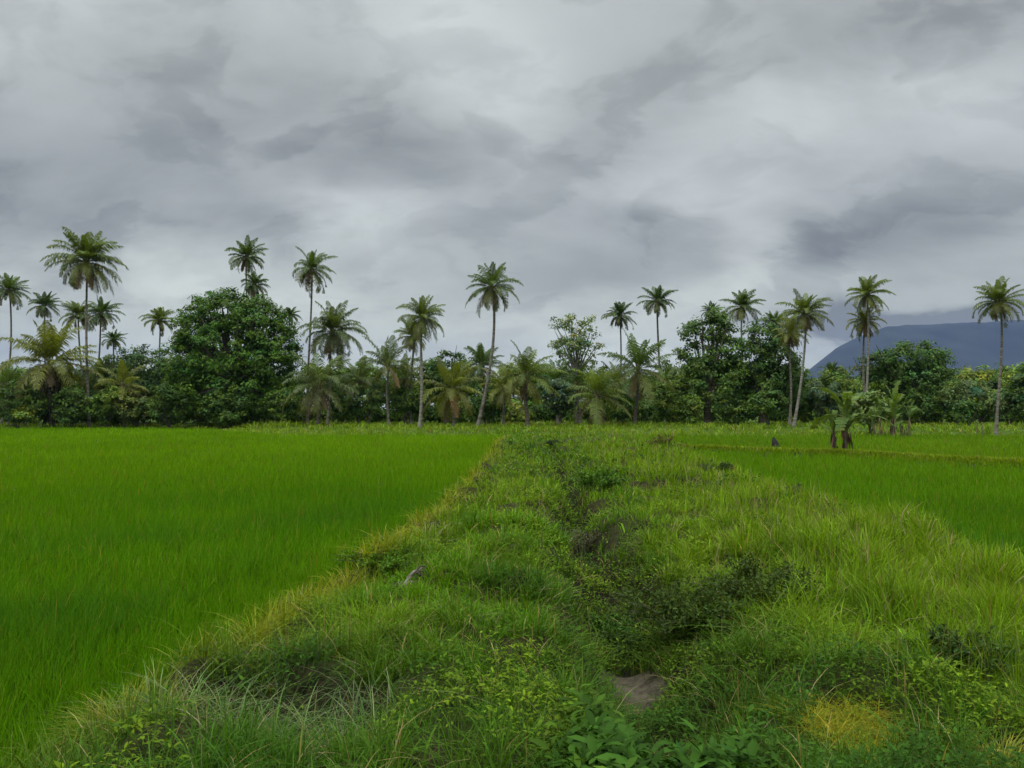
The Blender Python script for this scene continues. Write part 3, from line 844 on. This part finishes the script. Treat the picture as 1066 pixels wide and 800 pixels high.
def banana_clump(label, cpx, bpy, Y, H, nst, nlf, spread, col, dcol=(.075, .042, .032)):
    c = at(cpx, bpy, Y); c[2] = float(terrain(c[0], Y)) - .03
    root = thing('banana_clump', label, 'banana plant', tuple(c), 'banana clumps beside the right paddy')
    for k in range(nst):
        a = k * 2.4; r = spread * (.25 + .75 * (k / max(1, nst - 1)))
        b0 = c + np.array([math.cos(a) * r, math.sin(a) * r, 0])
        h = H * (1 if k == 0 else rng.uniform(.45, .8))
        tp = b0 + np.array([math.cos(a) * .15, math.sin(a) * .15, h * .55])
        ms = MB(); s = np.linspace(0, 1, 6)[:, None]
        tube(ms, b0 + (tp - b0) * s, np.linspace(.11, .055, 6), 8)
        ms.build('stem', M['banana_stem'], root, smooth=True)
        for j in range(nlf if k == 0 else max(3, nlf - 3)):
            banana_leaf(root, tp + [0, 0, rng.uniform(-.15, .05)], j * 2.4 + k + rng.normal(0, .2), math.radians(rng.uniform(80, 89) if j < 2 else rng.uniform(48, 80) if j < nlf * .6 else rng.uniform(5, 35)),
                        h * rng.uniform(.52, .70), h * rng.uniform(.075, .105), np.array(col) * (1 if j < nlf * .6 else .8), bow=35 if j < 2 else 85)
    md = MB()
    n = 34
    a = rng.uniform(0, 6.28, n); zz = rng.uniform(.25, 1.2, n) * H / 2.9
    rr = spread * .75 + rng.random(n) * .2
    P0 = c + np.stack([np.cos(a) * rr, np.sin(a) * rr, zz], 1)
    diamonds(md, P0, np.stack([np.cos(a) * .15, np.sin(a) * .15, -np.ones(n)], 1), np.stack([np.cos(a), np.sin(a), a * 0], 1), rng.uniform(.4, .95, n), rng.uniform(.07, .16, n), jit(dcol, n, .4))
    md.build('dead_leaves', M['dry'], root)
    return root


banana_clump('banana clump on the yellowish bund, tattered leaves over brown hanging dead ones', 876, 467, 35, 3.45, 4, 8, .42, (.115, .18, .045))
banana_clump('bushy banana plants behind the clump on the bund, yellowed at the foot', 925, 452, 62, 4.0, 5, 7, 1.2, (.105, .17, .035), (.17, .14, .045))
banana_clump('small banana plant at the right end of the bushy banana plants', 944, 452, 60, 2.6, 2, 6, .3, (.075, .14, .035), (.09, .12, .03))


# ------------------------------------------------------------------ smaller things on the strip
def weed_bush(label, px, py, Y, rx, rz, col, leaf, nlv, stems=14, stemc='bark', name='weed_bush', cat='bush', group='wild bushes on the grassy strip', lean=(0, 0), wide=.5):
    """a wiry little bush: arching stems with leaves set along them"""
    c = at(px, py, Y); c[2] = float(terrain(c[0], Y)) - .02
    root = thing(name, label, cat, tuple(c), group)
    ms, ml = MB(), MB()
    for k in range(stems):
        a = rng.uniform(0, 6.283); r = rx * rng.uniform(.25, 1.05)
        e = c + np.array([math.cos(a) * r + lean[0], math.sin(a) * r * .8 + lean[1], rz * rng.uniform(.55, 1.05) * (1 - .35 * (r / rx) ** 2)])
        b0 = c + np.array([math.cos(a), math.sin(a), 0]) * rx * .18
        md = b0 + (e - b0) * .45 + [0, 0, rz * .3]
        s = np.linspace(0, 1, 7)[:, None]
        Q = (1 - s) ** 2 * b0 + 2 * s * (1 - s) * md + s ** 2 * e
        tube(ms, Q, np.linspace(max(.006, .0004 * Y), .002, 7), 4)
        n = nlv
        t = rng.uniform(.2, 1.0, n)
        P = np.stack([np.interp(t, s[:, 0], Q[:, i]) for i in range(3)], 1) + rng.normal(0, rx * .05, (n, 3))
        D = unit(rng.normal(0, 1, (n, 3)) + [0, 0, .25]); Nn = rng.normal(0, .6, (n, 3)) + [0, 0, 1]
        Ls = leaf * rng.uniform(.6, 1.3, n)
        broad(ml, P, D, Nn, Ls, Ls * wide * rng.uniform(.8, 1.2, n), jit(col, n, .25, .08), .3) if Y < 12 else diamonds(ml, P, D, Nn, Ls, Ls * wide, jit(col, n, .25, .08))
    ms.build('stems', M[stemc], root)
    ml.build('foliage', M['weed'], root)
    return root


weed_bush('dark leafy bush overhanging the ditch, left one of the pair above the mud', 716, 622, 7.5, .75, .56, (.046, .076, .014), .040, 110, 50, lean=(-.1, -.1))
weed_bush('dark leafy bush right of the ditch, right one of the pair above the mud', 792, 624, 7.7, .75, .52, (.048, .078, .015), .038, 110, 50)
weed_bush('small dark bush in the ditch bank close above the bare mud', 706, 650, 7.9, .5, .34, (.05, .074, .018), .036, 70, 30)
weed_bush('low dark weedy bush in the ditch right beside the bare mud', 742, 662, 7.2, .5, .36, (.036, .066, .012), .04, 90, 36)
weed_bush('dark bush in the ditch left of the pair of dark bushes', 652, 606, 8.3, .5, .36, (.036, .068, .012), .04, 90, 36)
weed_bush('brownish dark tangled bush in the grass left of the ditch', 545, 622, 7.3, .5, .26, (.062, .070, .018), .035, 60, 34)
weed_bush('twiggy grey-brown half bare bush growing in the far ditch', 604, 540, 12.6, .42, .55, (.075, .075, .045), .05, 22, 26, stemc='grey_wood')
weed_bush('fresh green leafy bush beside the ditch above the twiggy grey one', 622, 505, 17, .8, .5, (.065, .14, .016), .075, 60, 30)
weed_bush('dark low bush at the narrow far end of the ditch', 584, 497, 21, .3, .34, (.035, .07, .02), .08, 40, 16)
weed_bush('small dark bush where the strip reaches the trees', 578, 464, 40, .45, .45, (.025, .045, .018), .18, 40, 16)
weed_bush('reddish-brown bush on the far right side of the strip', 692, 470, 37, 1.0, .7, (.10, .09, .03), .13, 40, 22)
weed_bush('loose grey-green bush at the edge of the right rice plot', 828, 518, 16.2, .42, .62, (.085, .115, .04), .08, 34, 18)
weed_bush('little dark bush near the right rice plot, beyond the loose grey-green one', 748, 492, 22, .45, .5, (.05, .085, .03), .11, 36, 16)
weed_bush('dark leafy bush among tall grass at the right edge of the photo', 1000, 700, 5.5, .42, .30, (.042, .08, .016), .04, 80, 30)
weed_bush('mid-green bush left of the ditch pair of dark bushes', 636, 580, 9.2, .55, .34, (.05, .11, .018), .042, 80, 34)
weed_bush('leafy green mound by the left paddy beside the dead branch', 402, 590, 8.8, .6, .2, (.075, .155, .014), .034, 90, 40)

# broad lance-leaved plants in the lower right, close to the camera
LANCE = [('lance-leaved plant at the bottom of the photo below the bare mud', 690, 775), ('lance-leaved plant closest to the left of the bare mud, by the bottom', 622, 770),
         ('lance-leaved plant right of the bare mud, leaves pointing up', 742, 752), ('large lance-leaved plant right of the centre at the bottom edge', 762, 800),
         ('lance-leaved plant under the bare mud with pale undersides', 668, 742)]
for k, (lb, px_, py_) in enumerate(LANCE):
    Yk = 1.83 * F / (py_ + 8 - 428)
    weed_bush(lb, px_, py_, Yk, .24, .26, (.045, .105, .016), .125, 15, 9, name='leafy_weed', cat='plant', group='lance-leaved plants by the ditch', wide=.3)


def tussock(label, px, py, Y, r, H, n, cols, bend, name='grass_tussock', w=.006, loose=False, group='grass tussocks on the strip'):
    c = at(px, py, Y); c[2] = float(terrain(c[0], Y)) - .02
    mb = MB()
    a = rng.uniform(0, 6.283, n); rr = r * rng.random(n) ** .6 * .55
    P = np.stack([c[0] + np.cos(a) * rr, c[1] + np.sin(a) * rr, np.zeros(n)], 1); P[:, 2] = terrain(P[:, 0], P[:, 1]) - .02
    pick = rng.integers(0, len(cols), n)
    cc = np.array(cols)[pick] * np.exp(rng.normal(0, .2, n))[:, None]
    blades(mb, P, H * rng.uniform(.5, 1.2, n), np.full(n, w) * rng.uniform(.6, 1.4, n), rng.uniform(0, 6.283, n) if loose else a + rng.normal(0, .6, n), np.abs(rng.normal(bend, .35, n)), cc, 6)
    o = mb.build(name, M['grass'], loc=tuple(c))
    return tag(o, label, 'grass', group)


PALE = [(.14, .17, .07), (.17, .16, .09), (.06, .12, .03), (.10, .17, .05)]
tussock('pale arching grass over a dark hollow, lower left, right part', 350, 730, 4.7, .75, .46, 300, PALE, 1.0, w=.008, loose=True)
tussock('pale arching grass over a dark hollow, lower left, left part', 220, 735, 4.75, .7, .44, 280, PALE, 1.0, w=.008, loose=True)
tussock('darker arching grass at the top of the hollow in the lower left', 290, 700, 5.2, .7, .36, 300, [(.03, .07, .02), (.05, .10, .025), (.10, .12, .05)], 1.0)
tussock('yellow patch of withered grass in the lower right', 885, 744, 4.75, .52, .24, 1300, [(.27, .235, .015), (.22, .22, .02), (.13, .19, .012)], 1.2, w=.005, loose=True)
tussock('yellow-green tuft of withering grass at the lower right corner', 1040, 790, 4.1, .22, .24, 320, [(.22, .23, .03), (.16, .2, .03)], 1.2)
tussock('tall green grass tuft standing at the right edge of the photo', 1040, 700, 5.4, .26, .55, 220, [(.075, .14, .025), (.10, .16, .03)], .45)
tussock('yellow straw grass along the left paddy edge beside the arching grass', 130, 735, 4.7, .4, .32, 420, [(.24, .23, .03), (.19, .21, .03), (.13, .18, .02)], .8)


def branch(label, px, py, Y, L, ang, twigs=5):
    c = at(px, py, Y); c[2] = float(terrain(c[0], Y)) + .10
    mb = MB()
    d = np.array([math.cos(ang), math.sin(ang), .12])
    s = np.linspace(-.5, .5, 8)[:, None]
    P = c + d * L * s; P[:, 2] += .05 * np.sin(s[:, 0] * 7); P[:, 1] += .03 * np.sin(s[:, 0] * 11)
    tube(mb, P, np.linspace(.03, .012, 8), 7)
    for k in range(twigs):
        a = ang + rng.normal(0, .8)
        b0 = P[1 + k % 6]
        e = b0 + np.array([math.cos(a), math.sin(a), rng.uniform(.1, .6)]) * L * rng.uniform(.25, .45)
        tube(mb, [b0, (b0 + e) / 2 + [0, 0, .03], e], [.010, .008, .004], 5)
    o = mb.build('dead_branch', M['grey_wood'] if 'grey' in label else M['dark_wood'], loc=tuple(c), smooth=True)
    return tag(o, label, 'dead branch', 'dead branches in the grass')


branch('thin dark dead branch lying at the edge of the left rice field', 342, 588, 8.5, .5, .1)
branch('short grey dead branches in a dark gap of the grass, left of centre', 425, 607, 7.8, .4, 1.0, 9)

# dark stump out in the grass
c = at(808, 464, 42); c[2] = float(terrain(c[0], 42)) - .05
mb = MB()
P = c + np.array([[0, 0, 0], [-.02, 0, .15], [-.05, 0, .35], [-.10, .02, .55], [-.12, .03, .68], [-.11, .03, .74]])
tube(mb, P, [.30, .25, .19, .13, .07, .02], 9)
tube(mb, [c + [.05, 0, 0], c + [.22, -.05, .12], c + [.36, -.06, .02]], [.12, .1, .04], 7)
o = mb.build('tree_stump', M['dark_wood'], loc=tuple(c), smooth=True)
tag(o, 'small dark pointed stump in the grass left of the banana clump', 'stump')

# thin stakes by the palm standing apart
for k, (px_, h_, lb) in enumerate([(1017, 1.2, 'thin pale stake in the grass, the left one of two near the palm standing apart'),
                                   (1023, 1.0, 'thin pale stake in the grass, the one nearer to the palm standing apart')]):
    c = at(px_, 450, 63); c[2] = float(terrain(c[0], 63)) - .1
    mb = MB(); s = np.linspace(0, 1, 6)[:, None]
    tube(mb, c + np.array([.06 * (1 - 2 * k), 0, h_ + .3]) * s + np.c_[.02 * np.sin(s * 9), s * 0, s * 0], np.linspace(.05, .035, 6), 6)
    tag(mb.build('wooden_stake', M['grey_wood'], loc=tuple(c), smooth=True), lb, 'stake', 'stakes in the far grass')


# ------------------------------------------------------------------ hill, air, sky, light
hx = np.linspace(300, 4300, 180) * 1.6; hy = np.linspace(1900, 4000, 90) * 1.6
HX, HY = np.meshgrid(hx, hy)
ridge = np.interp(HX / HY * F + CX, [765, 820, 872, 922, 980, 1066, 1200, 1400, 1700], [0, .28, .72, .93, .97, 1.0, 1.05, 1.0, .4])
prof = np.exp(-((HY - 4560) / 830) ** 2)
HZ = 530 * ridge * prof * (.80 + .30 * fbm(HX * .0014, HY * .0014, 201, 5) + .05 * fbm(HX * .009, HY * .009, 205, 3)) - 3
HZ = np.where(prof * ridge < .02, -3, HZ)
nx, ny = HX.shape[1], HX.shape[0]
idx = (np.arange(ny - 1)[:, None] * nx + np.arange(nx - 1)[None]).ravel()
mb = MB()
hc = np.array([.022, .027, .024]) * (.7 + .6 * fbm(HX * .006, HY * .006, 211, 4)[..., None])
mb.add(np.stack([HX, HY, HZ], -1).reshape(-1, 3), np.stack([idx, idx + 1, idx + nx + 1, idx + nx], 1), None, hc.reshape(-1, 3))
h = mb.build('hill', leaf_mat('hill_forest', 0, .9, .1, nscale=.01), smooth=True, loc=(0, 0, 0))
tag(h, 'long dark blue wooded hill in the haze behind the trees on the right', 'hill', kind='structure')

HAZE = True
if HAZE:
    ztop = float(HZ.max()) + 15
    bm = MB()
    x0, x1, y0, y1, z0, z1 = -7200, 7200, -500, 7200, -5, ztop
    V = [(x0, y0, z0), (x1, y0, z0), (x1, y1, z0), (x0, y1, z0), (x0, y0, z1), (x1, y0, z1), (x1, y1, z1), (x0, y1, z1)]
    bm.add(V, [(0, 3, 2, 1), (4, 5, 6, 7), (0, 1, 5, 4), (1, 2, 6, 5), (2, 3, 7, 6), (3, 0, 4, 7)])
    m, nt, N, Lk = new_mat('haze')
    out = N('ShaderNodeOutputMaterial'); pv = N('ShaderNodeVolumePrincipled')
    pv.inputs['Color'].default_value = (.28, .43, 1, 1); pv.inputs['Density'].default_value = .000046
    pv.inputs['Anisotropy'].default_value = 0
    Lk(pv.outputs[0], out.inputs['Volume'])
    hz_ = bm.build('haze', m, loc=(0, 0, 0))
    tag(hz_, 'thin bluish rain haze in the air over the fields and the far hill', 'haze', kind='stuff')

w = bpy.data.worlds.new('World'); S.world = w; w.use_nodes = True
nt = w.node_tree; nt.nodes.clear(); N, Lk = nt.nodes.new, nt.links.new
out = N('ShaderNodeOutputWorld'); bg = N('ShaderNodeBackground'); bg.inputs['Strength'].default_value = .1
Lk(bg.outputs[0], out.inputs['Surface'])
sky = N('ShaderNodeTexSky'); sky.sky_type = 'NISHITA'; sky.sun_disc = False
SUN_EL, SUN_ROT = math.radians(62), math.radians(215)
sky.sun_elevation = SUN_EL; sky.sun_rotation = SUN_ROT
tc = N('ShaderNodeTexCoord')
sep = N('ShaderNodeSeparateXYZ'); Lk(tc.outputs['Generated'], sep.inputs[0])


def math_(op, a, b=None, c=None):
    n = N('ShaderNodeMath'); n.operation = op
    for i, v in enumerate((a, b, c)):
        if v is None: continue
        if isinstance(v, (int, float)): n.inputs[i].default_value = v
        else: Lk(v, n.inputs[i])
    return n.outputs[0]


az_ = math_('ARCTAN2', sep.outputs[0], sep.outputs[1])
el_ = math_('ARCSINE', math_('MINIMUM', math_('MAXIMUM', sep.outputs[2], -1.0), 1.0))
# flat cloud layer overhead, foreshortened towards the horizon
den = math_('ADD', math_('MAXIMUM', sep.outputs[2], 0.0), .55)
cu, cv = math_('DIVIDE', sep.outputs[0], den), math_('DIVIDE', sep.outputs[1], den)
cmb = N('ShaderNodeCombineXYZ'); Lk(cu, cmb.inputs[0]); Lk(cv, cmb.inputs[1])


def noise_(scale, detail, rough, dist, off):
    mp = N('ShaderNodeMapping'); mp.inputs['Location'].default_value = off
    mp.inputs['Rotation'].default_value = (0, 0, .5)
    mp.inputs['Scale'].default_value = (.75, 1.25, 1)
    Lk(cmb.outputs[0], mp.inputs['Vector'])
    n = N('ShaderNodeTexNoise'); n.inputs['Scale'].default_value = scale; n.inputs['Detail'].default_value = detail
    n.inputs['Roughness'].default_value = rough; n.inputs['Distortion'].default_value = dist
    Lk(mp.outputs[0], n.inputs['Vector'])
    return n


n1 = noise_(2.2, 5, .5, .5, (3.1, 1.7, 0)); n2 = noise_(5.5, 6, .52, .3, (8.4, 2.2, 0)); n3 = noise_(.9, 2, .5, 0, (1., 5., 0))
sp3 = N('ShaderNodeSeparateColor'); Lk(n2.outputs['Color'], sp3.inputs[0])
# warp so that the big cloud banks get ragged rims
azw = math_('ADD', az_, math_('MULTIPLY', math_('SUBTRACT', sp3.outputs[0], .5), .26))
elw = math_('ADD', el_, math_('MULTIPLY', math_('SUBTRACT', sp3.outputs[1], .5), .13))
val = math_('ADD', 4.75, math_('MULTIPLY', math_('SUBTRACT', n1.outputs['Fac'], .5), 1.9))
val = math_('ADD', val, math_('MULTIPLY', math_('SUBTRACT', n2.outputs['Fac'], .5), 1.5))
n4 = noise_(3.0, 6, .5, .3, (5.7, 9.3, 0)); n5 = noise_(7.5, 7, .5, .2, (2.7, 4.1, 0))


def rim(n, lo, hi, amt):
    m_ = N('ShaderNodeMapRange'); m_.interpolation_type = 'SMOOTHSTEP'
    m_.inputs['From Min'].default_value = lo; m_.inputs['From Max'].default_value = hi; m_.inputs['To Min'].default_value = .5 * amt; m_.inputs['To Max'].default_value = -.5 * amt
    Lk(n.outputs['Fac'], m_.inputs['Value'])
    return m_.outputs[0]


cm6 = N('ShaderNodeCombineXYZ'); Lk(azw, cm6.inputs[0]); Lk(math_('MULTIPLY', elw, 1.9), cm6.inputs[1])
n6 = N('ShaderNodeTexNoise'); n6.inputs['Scale'].default_value = 7.5; n6.inputs['Detail'].default_value = 5; n6.inputs['Roughness'].default_value = .5
mp6 = N('ShaderNodeMapping'); mp6.inputs['Location'].default_value = (4.3, 1.9, 0); mp6.inputs['Rotation'].default_value = (0, 0, -.25)
Lk(cm6.outputs[0], mp6.inputs['Vector']); Lk(mp6.outputs[0], n6.inputs['Vector'])
val = math_('ADD', val, rim(n6, .47, .60, .75))
val = math_('ADD', val, rim(n4, .44, .60, .8)); val = math_('ADD', val, rim(n5, .40, .64, .32))
# the banks and openings of this sky: (photo x, y, half width, half height, lighter / darker)
BANKS = [(230, 110, 130, 45, -1.25), (90, 190, 150, 45, -1.4), (440, 172, 55, 28, -1.1), (600, 140, 55, 22, -.9), (700, 85, 75, 40, -1.0),
         (690, 250, 90, 22, -1.1), (600, 285, 60, 14, -.5), (842, 255, 42, 22, -.9), (985, 240, 90, 40, -1.3), (980, 25, 110, 30, -.8), (560, 225, 60, 18, -.8),
         (480, 35, 60, 45, .9), (540, 100, 30, 30, .8), (380, 240, 45, 25, 1.2), (180, 297, 45, 22, 1.5), (550, 350, 160, 26, 1.2), (330, 330, 80, 25, .9),
         (780, 270, 35, 26, 1.2), (930, 110, 110, 26, .8), (760, 205, 70, 18, .5), (700, 330, 60, 25, .9), (60, 40, 90, 35, .5), (20, 340, 60, 30, .6), (860, 310, 60, 18, .3), (1000, 329, 150, 13, -3.6), (885, 338, 40, 12, -1.6)]
for (bx, by, rx, ry, amp) in BANKS:
    d = at(bx, by, 100) - CAM; d = d / np.linalg.norm(d)
    a0, e0 = math.atan2(d[0], d[1]), math.asin(d[2])
    ua = math_('DIVIDE', math_('SUBTRACT', azw, a0), 1.3 * rx / F)
    ue = math_('DIVIDE', math_('SUBTRACT', elw, e0), 1.3 * ry / F)
    r2 = math_('ADD', math_('MULTIPLY', ua, ua), math_('MULTIPLY', ue, ue))
    val = math_('ADD', val, math_('MULTIPLY', math_('EXPONENT', math_('MULTIPLY', r2, -1.0)), amp * 1.25))
val = math_('MAXIMUM', val, 2.2)
# overcast skies are brightest overhead; boosted further out of view to light the ground
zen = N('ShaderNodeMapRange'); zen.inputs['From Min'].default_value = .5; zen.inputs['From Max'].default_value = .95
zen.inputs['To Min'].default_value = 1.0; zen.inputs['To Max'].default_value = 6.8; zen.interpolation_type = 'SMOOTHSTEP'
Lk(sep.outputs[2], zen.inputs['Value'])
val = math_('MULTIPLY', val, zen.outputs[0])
tint = N('ShaderNodeMix'); tint.data_type = 'RGBA'
tint.inputs['A'].default_value = (.945, 1.02, .985, 1); tint.inputs['B'].default_value = (.955, 1.012, 1.005, 1)
Lk(n3.outputs['Fac'], tint.inputs['Factor'])
# the light low in the sky has come through more air and is warmer
low_ = N('ShaderNodeMapRange'); low_.inputs['From Min'].default_value = 0; low_.inputs['From Max'].default_value = .3
low_.interpolation_type = 'SMOOTHSTEP'; Lk(sep.outputs[2], low_.inputs['Value'])
warm = N('ShaderNodeMix'); warm.data_type = 'RGBA'; warm.inputs['A'].default_value = (1.07, 1.05, .88, 1); warm.inputs['B'].default_value = (1, 1, 1, 1)
Lk(low_.outputs[0], warm.inputs['Factor'])
tw = N('ShaderNodeVectorMath'); tw.operation = 'MULTIPLY'; Lk(tint.outputs['Result'], tw.inputs[0]); Lk(warm.outputs['Result'], tw.inputs[1])
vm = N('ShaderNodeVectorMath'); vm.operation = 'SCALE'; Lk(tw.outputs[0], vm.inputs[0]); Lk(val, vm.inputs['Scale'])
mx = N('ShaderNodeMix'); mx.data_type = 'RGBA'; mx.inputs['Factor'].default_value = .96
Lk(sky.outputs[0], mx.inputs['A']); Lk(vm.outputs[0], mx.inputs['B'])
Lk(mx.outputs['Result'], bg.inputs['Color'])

sl = bpy.data.lights.new('sun', 'SUN'); sl.energy = 1.5; sl.angle = math.radians(14); sl.color = (1, .96, .88)
so = bpy.data.objects.new('sun', sl); COL.objects.link(so)
sd_ = Vector((math.sin(SUN_ROT) * math.cos(SUN_EL), math.cos(SUN_ROT) * math.cos(SUN_EL), math.sin(SUN_EL)))
so.rotation_euler = (-sd_).to_track_quat('-Z', 'Y').to_euler(); so.location = (0, -5, 40)

cam = bpy.data.cameras.new('camera'); co_ = bpy.data.objects.new('camera', cam); COL.objects.link(co_)
cam.sensor_width = 36; cam.lens = 36 * F / 1066; cam.clip_start = .05; cam.clip_end = 12000
co_.location = CAM; co_.rotation_euler = (math.pi / 2 + PITCH, 0, 0)
S.camera = co_
vs = S.view_settings
vs.view_transform = 'Standard'; vs.look = 'None'; vs.exposure = 0; vs.gamma = 1; vs.use_curve_mapping = False
S.render.engine = 'CYCLES'
cy_ = S.cycles
cy_.use_denoising = True
cy_.max_bounces = 6; cy_.diffuse_bounces = 3; cy_.glossy_bounces = 2; cy_.transmission_bounces = 4; cy_.volume_bounces = 1
cy_.caustics_reflective = False; cy_.caustics_refractive = False
